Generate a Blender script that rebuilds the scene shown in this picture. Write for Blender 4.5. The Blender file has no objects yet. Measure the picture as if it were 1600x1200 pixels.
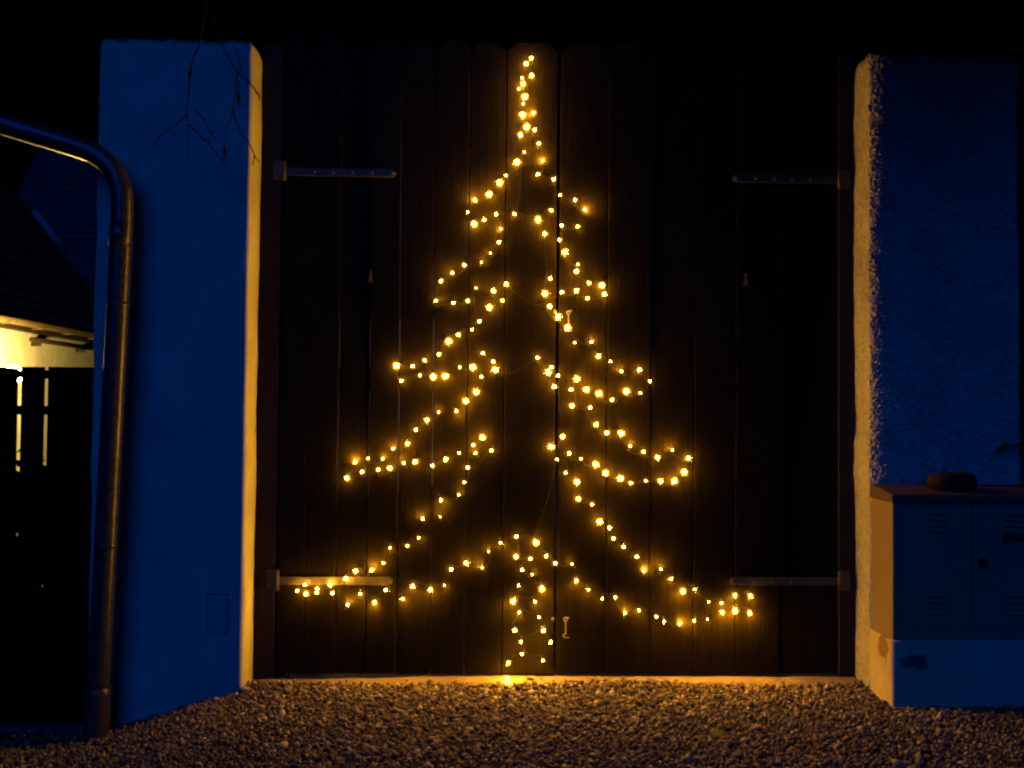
import bpy, bmesh, math, random
import numpy as np
from mathutils import Vector, Matrix, noise

# ------------------------------------------------------------------ camera, sky, sun, exposure
SC = bpy.context.scene
C = SC.collection
cam_d = bpy.data.cameras.new("camera")
cam = bpy.data.objects.new("camera", cam_d)
C.objects.link(cam)
RT = Vector((0.9996, -0.02695, 0.00906))
UP = Vector((-0.00975, -0.02591, 0.99962))
FW = Vector((0.0267, 0.9993, 0.02616))
cam.matrix_world = Matrix(((RT.x, UP.x, -FW.x, -0.4031), (RT.y, UP.y, -FW.y, -4.8682),
                           (RT.z, UP.z, -FW.z, 1.4532), (0, 0, 0, 1)))
cam_d.sensor_width = 36.0
cam_d.lens = 1400 / 1600 * 36.0
cam_d.clip_start = 0.05
cam_d.clip_end = 500
SC.camera = cam

SUN_EL, SUN_AZ = math.radians(30), math.radians(192)
to_sun = Vector((math.sin(SUN_AZ) * math.cos(SUN_EL), math.cos(SUN_AZ) * math.cos(SUN_EL), math.sin(SUN_EL)))
world = bpy.data.worlds.new("World")
SC.world = world
world.use_nodes = True
wn = world.node_tree
bg = wn.nodes["Background"]
sky = wn.nodes.new("ShaderNodeTexSky")
sky.sky_type = 'NISHITA'
sky.sun_disc = False
sky.sun_elevation = SUN_EL
sky.sun_rotation = SUN_AZ
wn.links.new(sky.outputs[0], bg.inputs[0])
bg.inputs[1].default_value = 0.00003

sun_d = bpy.data.lights.new("dusk_light", 'SUN')
sun_d.energy = 0.42
sun_d.color = (0.0, 0.135, 1.0)
sun_d.angle = math.radians(45)
sun = bpy.data.objects.new("dusk_light", sun_d)
sun.rotation_euler = (-to_sun).to_track_quat('-Z', 'Y').to_euler()
sun.location = to_sun * 30
C.objects.link(sun)

SC.view_settings.view_transform = 'Standard'
SC.view_settings.look = 'None'
SC.view_settings.exposure = 0
SC.view_settings.gamma = 1
SC.cycles.use_denoising = True
SC.cycles.max_bounces = 6
SC.cycles.diffuse_bounces = 0
SC.cycles.transparent_max_bounces = 16
SC.cycles.sample_clamp_indirect = 4.0
SC.cycles.filter_width = 2.3
SC.cycles.use_light_tree = True
random.seed(4)
RNG = np.random.default_rng(4)

LED_STRENGTH = 410.0
LED_COLOR = (1.0, 0.445, 0.029)
LAMP_COLOR = (1.0, 0.66, 0.16)

# ------------------------------------------------------------------ helpers
def link(o, parent=None):
    C.objects.link(o)
    if parent is not None:
        o.parent = parent
    return o

def tag(o, label=None, cat=None, group=None, kind=None):
    if label: o["label"] = label
    if cat: o["category"] = cat
    if group: o["group"] = group
    if kind: o["kind"] = kind
    return o

def empty(name, label, cat, loc=(0, 0, 0), group=None):
    o = bpy.data.objects.new(name, None)
    o.empty_display_size = 0.1
    link(o)
    o.location = loc
    return tag(o, label, cat, group)

def obj(name, bm, mats, parent=None, smooth=False):
    """bmesh in world coordinates -> one mesh object; vertices are moved into the parent's frame"""
    me = bpy.data.meshes.new(name)
    if parent is not None:
        off = Vector((0, 0, 0))
        p = parent
        while p is not None:
            off += p.location
            p = p.parent
        bmesh.ops.translate(bm, verts=bm.verts, vec=-off)
    bmesh.ops.recalc_face_normals(bm, faces=bm.faces)
    bm.to_mesh(me)
    bm.free()
    for m in (mats if isinstance(mats, (list, tuple)) else [mats]):
        me.materials.append(m)
    if smooth:
        for p in me.polygons: p.use_smooth = True
    return link(bpy.data.objects.new(name, me), parent)

def np_mesh(name, verts, faces, mat, parent=None, smooth=False):
    me = bpy.data.meshes.new(name)
    me.from_pydata(verts, [], faces)
    me.materials.append(mat)
    if smooth:
        me.polygons.foreach_set("use_smooth", [True] * len(me.polygons))
    me.update()
    return link(bpy.data.objects.new(name, me), parent)

def box(bm, x0, x1, y0, y1, z0, z1, bev=0.0, seg=1, mi=0):
    r = bmesh.ops.create_cube(bm, size=1.0)
    vs = r["verts"]
    for v in vs:
        v.co = Vector(((x0 + x1) / 2 + v.co.x * (x1 - x0), (y0 + y1) / 2 + v.co.y * (y1 - y0), (z0 + z1) / 2 + v.co.z * (z1 - z0)))
    fs = list({f for v in vs for f in v.link_faces})
    for f in fs: f.material_index = mi
    if bev > 0:
        es = list({e for v in vs for e in v.link_edges})
        bmesh.ops.bevel(bm, geom=es, offset=bev, segments=seg, affect='EDGES', profile=0.6)

def prism(bm, poly, axis, a, b, bev=0.0, mi=0):
    """poly in the plane across axis, extruded from a to b. axis 'y': (x,z); 'x': (y,z); 'z': (x,y)"""
    def P(p, t):
        return {'y': (p[0], t, p[1]), 'x': (t, p[0], p[1]), 'z': (p[0], p[1], t)}[axis]
    A = [bm.verts.new(P(p, a)) for p in poly]
    B = [bm.verts.new(P(p, b)) for p in poly]
    n = len(poly)
    fs = [bm.faces.new(A), bm.faces.new(B[::-1])]
    for i in range(n):
        fs.append(bm.faces.new((A[i], B[i], B[(i + 1) % n], A[(i + 1) % n])))
    for f in fs: f.material_index = mi
    if bev > 0:
        es = [e for e in bm.edges if e.verts[0] in A + B and e.verts[1] in A + B]
        bmesh.ops.bevel(bm, geom=es, offset=bev, segments=1, affect='EDGES')

def tube(bm, pts, rad, seg=8, mi=0, caps=True):
    pts = [Vector(p) for p in pts]
    n = len(pts)
    rads = rad if isinstance(rad, (list, tuple)) else [rad] * n
    rings = []
    t0 = (pts[1] - pts[0]).normalized()
    u = t0.orthogonal().normalized()
    for i in range(n):
        t = (pts[min(i + 1, n - 1)] - pts[max(i - 1, 0)]).normalized()
        u = (u - t * u.dot(t))
        u = u.normalized() if u.length > 1e-6 else t.orthogonal().normalized()
        w = t.cross(u)
        rings.append([bm.verts.new(pts[i] + (u * math.cos(2 * math.pi * k / seg) + w * math.sin(2 * math.pi * k / seg)) * rads[i]) for k in range(seg)])
    for i in range(n - 1):
        for k in range(seg):
            f = bm.faces.new((rings[i][k], rings[i][(k + 1) % seg], rings[i + 1][(k + 1) % seg], rings[i + 1][k]))
            f.smooth = True
            f.material_index = mi
    if caps:
        bm.faces.new(rings[0]).material_index = mi
        bm.faces.new(rings[-1][::-1]).material_index = mi

def catmull(pts, sub=8):
    pts = [Vector(p) for p in pts]
    out = []
    for i in range(len(pts) - 1):
        p0, p1, p2, p3 = pts[max(i - 1, 0)], pts[i], pts[i + 1], pts[min(i + 2, len(pts) - 1)]
        for s in range(sub):
            t = s / sub
            out.append(0.5 * ((2 * p1) + (p2 - p0) * t + (2 * p0 - 5 * p1 + 4 * p2 - p3) * t * t + (3 * p1 - p0 - 3 * p2 + p3) * t ** 3))
    out.append(pts[-1])
    return out

def fbm(p, oct=4):
    return noise.fractal(p, 1.0, 2.0, oct, noise_basis='PERLIN_ORIGINAL')

def sstep(a, b, x):
    t = min(1, max(0, (x - a) / (b - a)))
    return t * t * (3 - 2 * t)

# ------------------------------------------------------------------ materials
class M:
    def __init__(s, name, rough=0.7, metal=0.0, spec=0.4):
        s.m = bpy.data.materials.new(name)
        s.m.use_nodes = True
        s.t = s.m.node_tree
        s.b = s.t.nodes["Principled BSDF"]
        s.b.inputs["Roughness"].default_value = rough
        s.b.inputs["Metallic"].default_value = metal
        s.b.inputs["Specular IOR Level"].default_value = spec
        s.co = s.t.nodes.new("ShaderNodeTexCoord").outputs["Object"]
    def n(s, kind, **kw):
        nd = s.t.nodes.new(kind)
        for k, v in kw.items():
            if k in nd.inputs: nd.inputs[k].default_value = v
            else: setattr(nd, k, v)
        return nd
    def l(s, a, b): s.t.links.new(a, b)
    def mapped(s, scale=(1, 1, 1), loc=(0, 0, 0)):
        mp = s.n("ShaderNodeMapping")
        mp.inputs["Scale"].default_value = scale
        mp.inputs["Location"].default_value = loc
        s.l(s.co, mp.inputs[0])
        return mp.outputs[0]
    def noise(s, scale, detail=5, rough=0.6, vec=None):
        nd = s.n("ShaderNodeTexNoise", Scale=scale, Detail=detail, Roughness=rough)
        s.l(vec or s.co, nd.inputs["Vector"])
        return nd.outputs["Fac"]
    def ramp(s, fac, stops):
        r = s.n("ShaderNodeValToRGB")
        el = r.color_ramp.elements
        while len(el) < len(stops): el.new(0.5)
        for e, (p, c) in zip(el, stops):
            e.position = p
            e.color = (*c, 1) if len(c) == 3 else c
        s.l(fac, r.inputs[0])
        return r.outputs[0]
    def mix(s, fac, a, b, blend='MIX'):
        x = s.n("ShaderNodeMix", data_type='RGBA', blend_type=blend)
        for v, i in ((fac, 0), (a, 6), (b, 7)):
            if hasattr(v, "is_output"): s.l(v, x.inputs[i])
            else: x.inputs[i].default_value = v if i == 0 else (*v, 1)
        return x.outputs[2]
    def color(s, c):
        if hasattr(c, "is_output"): s.l(c, s.b.inputs["Base Color"])
        else: s.b.inputs["Base Color"].default_value = (*c, 1)
    def bump(s, h, strength=0.3, dist=0.01):
        b = s.n("ShaderNodeBump", Strength=strength, Distance=dist)
        s.l(h, b.inputs["Height"])
        s.l(b.outputs[0], s.b.inputs["Normal"])
    def rough(s, fac, a, b):
        mr = s.n("ShaderNodeMapRange")
        mr.inputs[3].default_value = a
        mr.inputs[4].default_value = b
        s.l(fac, mr.inputs[0])
        s.l(mr.outputs[0], s.b.inputs["Roughness"])
    def patch(s, center, radii, wob=0.42, ns=26):
        """mask (0..1) of a worn patch of uneven outline round a point"""
        mp = s.n("ShaderNodeMapping")
        mp.inputs["Location"].default_value = tuple(-c / r for c, r in zip(center, radii))
        mp.inputs["Scale"].default_value = tuple(1 / r for r in radii)
        s.l(s.co, mp.inputs[0])
        ln = s.n("ShaderNodeVectorMath", operation='LENGTH')
        s.l(mp.outputs[0], ln.inputs[0])
        nz = s.noise(ns, 4, 0.6)
        ma = s.n("ShaderNodeMath", operation='MULTIPLY_ADD')
        s.l(nz, ma.inputs[0]); ma.inputs[1].default_value = wob * 4
        s.l(ln.outputs["Value"], ma.inputs[2])
        th = s.n("ShaderNodeMapRange")
        th.inputs[1].default_value = 1.0 + wob * 2 - 0.04
        th.inputs[2].default_value = 1.0 + wob * 2 + 0.04
        th.inputs[3].default_value = 1
        th.inputs[4].default_value = 0
        s.l(ma.outputs[0], th.inputs[0])
        return th.outputs[0]

def mat_plaster(name, base, rough_bump=0.25, patches=(), scale=60, top=None, pits=None):
    m = M(name, 0.9, spec=0.15)
    f = m.noise(3.2, 7, 0.7)
    d = tuple(c * 0.62 for c in base)
    c = m.ramp(f, [(0.25, d), (0.7, base)])
    sp = m.ramp(m.noise(35, 3, 0.7), [(0.27, (0.72, 0.70, 0.66)), (0.36, (1, 1, 1))])
    c = m.mix(0.5, c, sp, 'MULTIPLY')
    for ctr, rad, col in patches:
        c = m.mix(m.patch(ctr, rad), c, col)
    if pits:
        c = m.mix(m.ramp(m.noise(pits, 3, 0.6), [(0.33, (1, 1, 1)), (0.40, (0, 0, 0))]), c, tuple(0.22 * k for k in base))  # dark specks: shade of the pores painted in, and some dirt
        c = m.mix(0.55, c, m.ramp(m.noise(38, 4, 0.7), [(0.38, (0.45, 0.44, 0.42)), (0.6, (1, 1, 1))]), 'MULTIPLY')  # coarser mottle painted in where the bumps shade too little
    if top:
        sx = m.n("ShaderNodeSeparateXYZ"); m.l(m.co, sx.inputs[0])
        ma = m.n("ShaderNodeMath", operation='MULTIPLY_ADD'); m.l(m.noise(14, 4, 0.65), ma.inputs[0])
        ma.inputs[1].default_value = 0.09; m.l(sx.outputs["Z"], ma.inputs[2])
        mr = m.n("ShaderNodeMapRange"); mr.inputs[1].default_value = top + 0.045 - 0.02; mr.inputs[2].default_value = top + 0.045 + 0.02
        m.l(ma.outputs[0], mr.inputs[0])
        c = m.mix(mr.outputs[0], c, (0.05, 0.045, 0.03))  # top rim darkened in the colour so its lit edge fades out
    m.color(c)
    m.bump(m.noise(scale, 6, 0.7), rough_bump, 0.006)
    return m.m

def mat_gatewood():
    m = M("black_stained_wood", 0.5, spec=0.06)
    v = m.mapped((26, 26, 1.1))
    g = m.noise(3.0, 8, 0.65, v)
    w = m.noise(1.3, 4, 0.6)
    c = m.ramp(g, [(0.3, (0.012, 0.0088, 0.0018)), (0.65, (0.027, 0.0185, 0.003))])
    c = m.mix(m.ramp(w, [(0.45, (0, 0, 0)), (0.7, (0.5, 0.5, 0.5))]), c, (0.009, 0.0075, 0.003))
    m.color(c)
    m.rough(w, 0.40, 0.62)
    m.bump(g, 0.5, 0.005)
    return m.m

def mat_metal(name, base, rough=0.4, worn=(0.12, 0.07, 0.04), metal=0.9):
    m = M(name, rough, metal)
    f = m.noise(22, 6, 0.7)
    m.color(m.ramp(f, [(0.35, tuple(0.7 * c for c in base)), (0.6, base)]))
    m.rough(f, rough * 0.8, rough * 1.35)
    m.bump(f, 0.12, 0.002)
    return m.m

def mat_simple(name, base, rough=0.7, var=0.25, scale=12, bump=0.15, spec=0.3):
    m = M(name, rough, spec=spec)
    f = m.noise(scale, 6, 0.65)
    m.color(m.ramp(f, [(0.3, tuple(c * (1 - var) for c in base)), (0.7, tuple(c * (1 + var) for c in base))]))
    m.bump(m.noise(scale * 5, 5, 0.7), bump, 0.004)
    return m.m

def mat_emit(name, color, strength):
    m = bpy.data.materials.new(name)
    m.use_nodes = True
    t = m.node_tree
    t.nodes.remove(t.nodes["Principled BSDF"])
    e = t.nodes.new("ShaderNodeEmission")
    e.inputs[0].default_value = (*color, 1)
    e.inputs[1].default_value = strength
    t.links.new(e.outputs[0], t.nodes["Material Output"].inputs[0])
    return m

def mat_frosted(name, color, amount):
    m = bpy.data.materials.new(name)
    m.use_nodes = True
    t = m.node_tree
    t.nodes.remove(t.nodes["Principled BSDF"])
    a = t.nodes.new("ShaderNodeBsdfTransparent")
    b = t.nodes.new("ShaderNodeBsdfTranslucent")
    b.inputs[0].default_value = (*color, 1)
    x = t.nodes.new("ShaderNodeMixShader")
    x.inputs[0].default_value = amount
    t.links.new(a.outputs[0], x.inputs[1])
    t.links.new(b.outputs[0], x.inputs[2])
    t.links.new(x.outputs[0], t.nodes["Material Output"].inputs[0])
    return m

def mat_stones():
    m = M("crushed_stone", 0.85, spec=0.25)
    at = m.n("ShaderNodeAttribute", attribute_name="stone_tint")
    f = m.noise(90, 4, 0.7)
    c = m.mix(0.35, at.outputs["Color"], m.ramp(f, [(0.3, (0.5, 0.48, 0.45)), (0.7, (1.2, 1.2, 1.2))]), 'MULTIPLY')
    m.color(c)
    return m.m

def mat_earth():
    m = M("stony_earth", 0.95, spec=0.1)
    v = m.n("ShaderNodeTexVoronoi", Scale=48.0)
    m.l(m.co, v.inputs["Vector"])
    c = m.ramp(v.outputs["Color"], [(0.1, (0.05, 0.042, 0.034)), (0.9, (0.15, 0.13, 0.105))])
    m.color(c)
    m.bump(v.outputs["Distance"], 0.8, 0.02)
    return m.m

MAT = dict(
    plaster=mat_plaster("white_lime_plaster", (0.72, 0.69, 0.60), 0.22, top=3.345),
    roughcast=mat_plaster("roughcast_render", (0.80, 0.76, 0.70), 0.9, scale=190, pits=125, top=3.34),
    plinth=mat_plaster("plinth_render", (0.70, 0.60, 0.44), 0.2,
                       patches=[((1.6, -0.375, 0.262), (9.0, 0.062, 0.06), (0.34, 0.20, 0.10)),
                                ((1.72, -0.46, 0.215), (0.075, 9.0, 0.035), (0.16, 0.13, 0.11))]),
    housewall=mat_plaster("house_wall_render", (0.70, 0.66, 0.54), 0.2),
    wood=mat_gatewood(),
    postwood=mat_simple("dark_brown_timber", (0.030, 0.016, 0.010), 0.7, 0.3, 8, 0.2),
    zinc=mat_metal("galvanised_steel", (0.16, 0.13, 0.045), 0.5, metal=0.25),
    iron=mat_metal("dull_iron", (0.06, 0.055, 0.05), 0.6, metal=0.3),
    brass=mat_metal("zinc_plated_wire", (0.50, 0.45, 0.36), 0.4, metal=0.25),
    pipe=mat_metal("weathered_zinc_pipe", (0.085, 0.085, 0.105), 0.26, metal=0.5),
    cab=mat_simple("grey_painted_sheet", (0.30, 0.22, 0.15), 0.55, 0.06, 3, 0.04),
    lid=mat_simple("dirty_grey_sheet", (0.11, 0.075, 0.065), 0.7, 0.2, 9, 0.1),  # lid sheet, darker than the cabinet body
    dark=mat_simple("black_rubber", (0.012, 0.012, 0.012), 0.7),  # black parts, also the dark fill drawn where gaps are shaded
    plate=mat_simple("dull_olive_plate", (0.06, 0.055, 0.03), 0.5),
    fence=mat_simple("dark_fence_wood", (0.012, 0.009, 0.005), 0.8, 0.3, 10, 0.2, spec=0.04),
    concrete=mat_simple("worn_concrete", (0.30, 0.21, 0.10), 0.92, 0.18, 9, 0.35),
    kerb=mat_simple("old_kerb_concrete", (0.18, 0.17, 0.16), 0.92, 0.2, 9, 0.3),
    tiles=mat_simple("weathered_roof_tile", (0.10, 0.08, 0.085), 0.85, 0.3, 5, 0.3),
    flashing=mat_simple("pale_metal_flashing", (0.45, 0.45, 0.45), 0.6, 0.1, 5, 0.1),
    gutter=mat_metal("old_gutter_metal", (0.11, 0.075, 0.035), 0.5, metal=0.3),
    beam=mat_simple("old_dark_beam", (0.016, 0.008, 0.0035), 0.8, 0.3, 9, 0.3),
    stone=mat_simple("reddish_field_stone", (0.038, 0.016, 0.012), 0.85, 0.35, 20, 0.4),
    twig=mat_simple("dark_twig_bark", (0.009, 0.006, 0.005), 0.9, 0.3, 20, 0.2),
    leaf=mat_simple("yellow_fallen_leaf", (0.55, 0.26, 0.02), 0.6, 0.3, 40, 0.2),
    foliage=mat_simple("dark_foliage", (0.03, 0.05, 0.02), 0.8, 0.3, 10, 0.1),
    cable=mat_simple("dark_green_cable", (0.012, 0.014, 0.007), 0.5, 0.1, 30, 0.0, spec=0.35),
    socket=mat_simple("dark_green_socket", (0.02, 0.022, 0.012), 0.45, 0.1, 30, 0.0, spec=0.5),
    led=mat_emit("warm_led", LED_COLOR, LED_STRENGTH),
    die=mat_emit("warm_led_die", LED_COLOR, LED_STRENGTH * 3.5),
    cap=mat_frosted("frosted_bulb_cap", (0.95, 0.75, 0.3), 0.05),  # frosted shell added round each bulb to imitate its glare halo
    lampglass=mat_emit("lit_lamp_glass", LAMP_COLOR, 1000.0),
    stones=mat_stones(),
    earth=mat_earth(),
)

# ------------------------------------------------------------------ ground
def ground_z(x, y):
    drop = -0.20 * sstep(1.52, 2.45, -x)
    return drop + 0.012 * noise.noise(Vector((x * 1.3, y * 1.3, 3.0))) - 0.03 * sstep(0.0, -0.05, y) * 0

def make_ground():
    xs = np.unique(np.concatenate([np.linspace(-3.2, 2.6, 59), [-300, -80, -20, -8, -5, 4, 8, 20, 80, 300]]))
    ys = np.unique(np.concatenate([np.linspace(-2.6, 0.6, 33), [-300, -80, -20, -8, -4, 3, 8, 20, 80, 300]]))
    V, Fc = [], []
    for y in ys:
        for x in xs:
            z = ground_z(max(-3.2, min(2.6, x)), max(-2.6, min(0.6, y)))
            V.append((x, y, z - 0.03))
    nx = len(xs)
    for j in range(len(ys) - 1):
        for i in range(nx - 1):
            a = j * nx + i
            Fc.append((a, a + 1, a + nx + 1, a + nx))
    tag(np_mesh("ground", V, Fc, MAT["earth"], smooth=True), kind="structure")

def make_gravel():
    bm = bmesh.new()
    bmesh.ops.create_icosphere(bm, subdivisions=1, radius=1.0)
    bv = np.array([v.co[:] for v in bm.verts])
    bf = np.array([[v.index for v in f.verts] for f in bm.faces])
    bm.free()
    n = 112000
    x = RNG.uniform(-2.75, 2.5, n)
    y = -RNG.uniform(0.02, 2.05, n)
    ok = ~((x < -1.66) & (y > -0.21)) & ~((x > 1.6) & (y > -0.47)) & ~((x > -1.66) & (y > -0.105) & (RNG.random(n) < 0.93))
    x, y = x[ok], y[ok]
    n = len(x)
    gz = np.array([ground_z(a, b) for a, b in zip(x, y)])
    s = RNG.lognormal(math.log(0.0060), 0.46, n)
    sc = np.stack([s * RNG.uniform(0.9, 1.5, n), s * RNG.uniform(0.75, 1.2, n), s * RNG.uniform(0.55, 0.9, n)], 1)
    q = RNG.normal(size=(n, 4)); q[:, 1:3] *= 0.55
    q /= np.linalg.norm(q, axis=1)[:, None]
    w_, a_, b_, c_ = q.T
    R = np.stack([1 - 2 * (b_**2 + c_**2), 2 * (a_*b_ - c_*w_), 2 * (a_*c_ + b_*w_),
                  2 * (a_*b_ + c_*w_), 1 - 2 * (a_**2 + c_**2), 2 * (b_*c_ - a_*w_),
                  2 * (a_*c_ - b_*w_), 2 * (b_*c_ + a_*w_), 1 - 2 * (a_**2 + b_**2)], 1).reshape(n, 3, 3)
    jit = 1 + RNG.uniform(-0.32, 0.25, (n, len(bv), 1))
    loc = np.einsum('nij,nkj->nki', R, bv[None] * jit * sc[:, None, :])
    layer = RNG.random(n)
    heap = 0.020 * np.exp(-((y + 0.13) / 0.07) ** 2) * (np.sin(x * 3.1 + 1) * 0.5 + 0.5)
    pos = np.stack([x, y, gz - 0.026 + 0.026 * layer + heap], 1)
    verts = (loc + pos[:, None, :]).reshape(-1, 3)
    faces = (bf[None] + (np.arange(n) * len(bv))[:, None, None]).reshape(-1, 3)
    me = bpy.data.meshes.new("gravel")
    me.vertices.add(len(verts)); me.vertices.foreach_set("co", verts.ravel().astype(np.float32))
    me.loops.add(faces.size); me.loops.foreach_set("vertex_index", faces.ravel().astype(np.int32))
    me.polygons.add(len(faces))
    me.polygons.foreach_set("loop_start", (np.arange(len(faces)) * 3).astype(np.int32))
    me.update(calc_edges=True)
    base = np.array([0.265, 0.205, 0.105])
    val = np.clip(RNG.lognormal(-0.28, 0.55, n), 0.12, 2.2)
    warm = RNG.normal(0, 0.12, n)
    tint = np.stack([base[0] * val * (1 + warm), base[1] * val, base[2] * val * (1 - warm), np.ones(n)], 1)
    ca = me.color_attributes.new("stone_tint", 'FLOAT_COLOR', 'POINT')
    ca.data.foreach_set("color", np.repeat(tint, len(bv), 0).ravel().astype(np.float32))
    me.materials.append(MAT["stones"])
    o = link(bpy.data.objects.new("gravel", me))
    tag(o, "loose crushed stone gravel in front of the gate", None, kind="stuff")

make_ground()
make_gravel()

# ------------------------------------------------------------------ masonry
def block(name, prof, z_of, rows, mat, disp, top_round=0.03, parent=None):
    """closed plan outline prof (counter-clockwise seen from above, with outward normals) raised in rows; disp(p, nrm) moves the skin"""
    n = len(prof)
    P = [Vector((p[0], p[1], 0)) for p in prof]
    N = []
    for i in range(n):
        t = (P[(i + 1) % n] - P[i - 1]).normalized()
        N.append(Vector((t.y, -t.x, 0)))
    cen = sum(P, Vector()) / n
    V, Fc = [], []
    tr = [(0.0, 0.0), (0.35, 0.08), (0.7, 0.35), (0.95, 0.8), (1.0, 1.4)] if top_round > 0 else [(0, 0)]
    levels = [(z, 0.0) for z in rows if z < rows[-1] - top_round - 0.002] + [(rows[-1] - top_round + top_round * a, top_round * b) for a, b in tr]
    for z, inset in levels:
        for i in range(n):
            p = Vector((P[i].x, P[i].y, z_of(z)))
            d = disp(p, N[i])
            p -= N[i] * inset
            V.append(tuple(p + N[i] * d))
    L = len(levels)
    for j in range(L - 1):
        for i in range(n):
            a, b = j * n + i, j * n + (i + 1) % n
            Fc.append((a, b, b + n, a + n))
    V.append((cen.x, cen.y, z_of(rows[-1]) + 0.01))
    k = len(V) - 1
    for i in range(n):
        Fc.append(((L - 1) * n + i, (L - 1) * n + (i + 1) % n, k))
    return np_mesh(name, V, Fc, mat, parent, smooth=True)

def seg(a, b, step):
    a, b = Vector(a), Vector(b)
    k = max(1, int((b - a).length / step))
    return [tuple(a + (b - a) * i / k) for i in range(k)]

def arc(cx, cy, rx, ry, a0, a1, k):
    return [(cx + rx * math.cos(math.radians(a0 + (a1 - a0) * i / k)), cy + ry * math.sin(math.radians(a0 + (a1 - a0) * i / k))) for i in range(k)]

# left pillar
def pillar_disp(p, nrm):
    return 0.008 * fbm(p * 2.3, 3) + 0.0022 * fbm(p * 14, 3)
prof = (arc(-2.42, -0.18, 0.02, 0.02, 180, 270, 4) + seg((-2.42, -0.2), (-1.668, -0.2), 0.03) +
        arc(-1.668, -0.18, 0.02, 0.02, 270, 360, 5) + seg((-1.648, -0.18), (-1.648, 0.22), 0.03) +
        seg((-1.648, 0.22), (-2.44, 0.22), 0.1) + seg((-2.44, 0.22), (-2.44, -0.18), 0.05))
t = empty("gate_pillar", "smooth white plastered pillar left of the gate, behind the downpipe", "pillar", (-2.05, 0, -0.2))
rows = list(np.linspace(-0.3, 3.375, 90))
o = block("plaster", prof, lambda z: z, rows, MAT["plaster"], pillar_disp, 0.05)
o.parent = t; o.matrix_parent_inverse = Matrix.Translation(-t.location)
bm = bmesh.new()
dy = pillar_disp(Vector((-1.775, -0.2, 0.38)), Vector((0, -1, 0)))
box(bm, -1.828, -1.727, -0.2075 - dy, -0.17, 0.285, 0.478, 0.003)
box(bm, -1.833, -1.7245, -0.2035 - dy, -0.17, 0.2825, 0.484, 0.0, mi=1)  # dark frame standing in for the shaded gap round the hatch
obj("hatch", bm, [MAT["plaster"], MAT["dark"]], t)

# right wall
def rough_disp(p, nrm):
    front = max(0.0, min(1.0, -nrm.y * 1.25 + 0.05))
    low = 1.0 if p.z > 1.08 else 0.3
    big = 0.012 * fbm(Vector((p.x * 3, p.y * 3, p.z * 2.1)), 3)
    n1, n2 = noise.noise(p * 105), noise.noise(p * 210)
    lump = max(0.0, n1 + 0.35 * noise.noise(p * 33)) ** 1.2
    return big + low * ((0.0030 + 0.0030 * front) * (n2 + 0.7 * n1) + 0.019 * front * lump) + 0.006 * low * noise.noise(p * 13)
prof = (seg((1.612, 0.22), (1.612, -0.172), 0.006)[::1] + arc(1.672, -0.172, 0.060, 0.028, 180, 270, 22) +
        seg((1.672, -0.2), (2.40, -0.2), 0.0075) + seg((2.41, -0.2), (2.41, 0.22), 0.05) + seg((2.41, 0.22), (1.612, 0.22), 0.1))
t = empty("roughcast_wall", "wall of coarse pebbled render right of the gate, behind the cabinet", "wall", (2.0, 0, 0))
rows = list(np.linspace(-0.15, 3.37, 860))
o = block("render_coat", prof, lambda z: z, rows, MAT["roughcast"], rough_disp, 0.03)
o.parent = t; o.matrix_parent_inverse = Matrix.Translation(-t.location)

# plinth of the cabinet
def plinth_disp(p, nrm):
    return 0.006 * fbm(p * 4, 3) + 0.0012 * noise.noise(p * 40)
prof = (seg((1.604, -0.205), (1.604, -0.442), 0.015) + arc(1.622, -0.442, 0.018, 0.018, 180, 270, 4) + seg((1.622, -0.46), (2.46, -0.46), 0.02) +
        seg((2.46, -0.46), (2.46, -0.205), 0.05) + seg((2.46, -0.205), (1.604, -0.205), 0.05))
t = empty("cabinet_plinth", "rendered masonry plinth with chipped patches under the utility cabinet", "plinth", (2.0, -0.33, 0))
o = block("render_coat", prof, lambda z: z, list(np.linspace(-0.12, 0.318, 30)), MAT["plinth"], plinth_disp, 0.006)
o.parent = t; o.matrix_parent_inverse = Matrix.Translation(-t.location)

# sill under the gate
def make_sill():
    bm = bmesh.new()
    xs = np.linspace(-1.645, 1.605, 150)
    prof = [(0.16, -0.10), (0.16, 0.004), (0.02, 0.004), (-0.085, 0.0), (-0.105, -0.012), (-0.112, -0.06), (-0.112, -0.12)]
    rings = []
    for x in xs:
        dip = -0.016 * sstep(0.55, 1.35, -x)
        e = 0.016 * fbm(Vector((x * 5, 0.3, 0)), 4)
        chip = -0.028 * max(0, noise.noise(Vector((x * 7.0, 8.2, 0))) - 0.22)
        ring = []
        for k, (y, z) in enumerate(prof):
            front = 1 if 2 < k else 0
            ring.append(bm.verts.new((x, y + (e if front else 0), z + dip + (chip * 1.5 if front else 0) + 0.003 * noise.noise(Vector((x * 9, y * 20, 1))))))
        rings.append(ring)
    for a, b in zip(rings, rings[1:]):
        for k in range(len(prof) - 1):
            bm.faces.new((a[k], b[k], b[k + 1], a[k + 1]))
    bm.faces.new(rings[0]); bm.faces.new(rings[-1])
    return obj("door_sill", bm, MAT["concrete"], smooth=False)
tag(make_sill(), "worn concrete sill with a broken edge under the gate", "sill")
bm = bmesh.new()
bmesh.ops.create_icosphere(bm, subdivisions=2, radius=1)
for v in bm.verts:
    v.co *= 1 + 0.3 * noise.noise(v.co * 1.7)
    v.co = Vector((-0.157 + v.co.x * 0.026, -0.05 + v.co.y * 0.018, 0.012 + v.co.z * 0.011))
tag(obj("stone_chip", bm, MAT["concrete"]), "small pale stone chip lying on the concrete sill", "stone")

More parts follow.
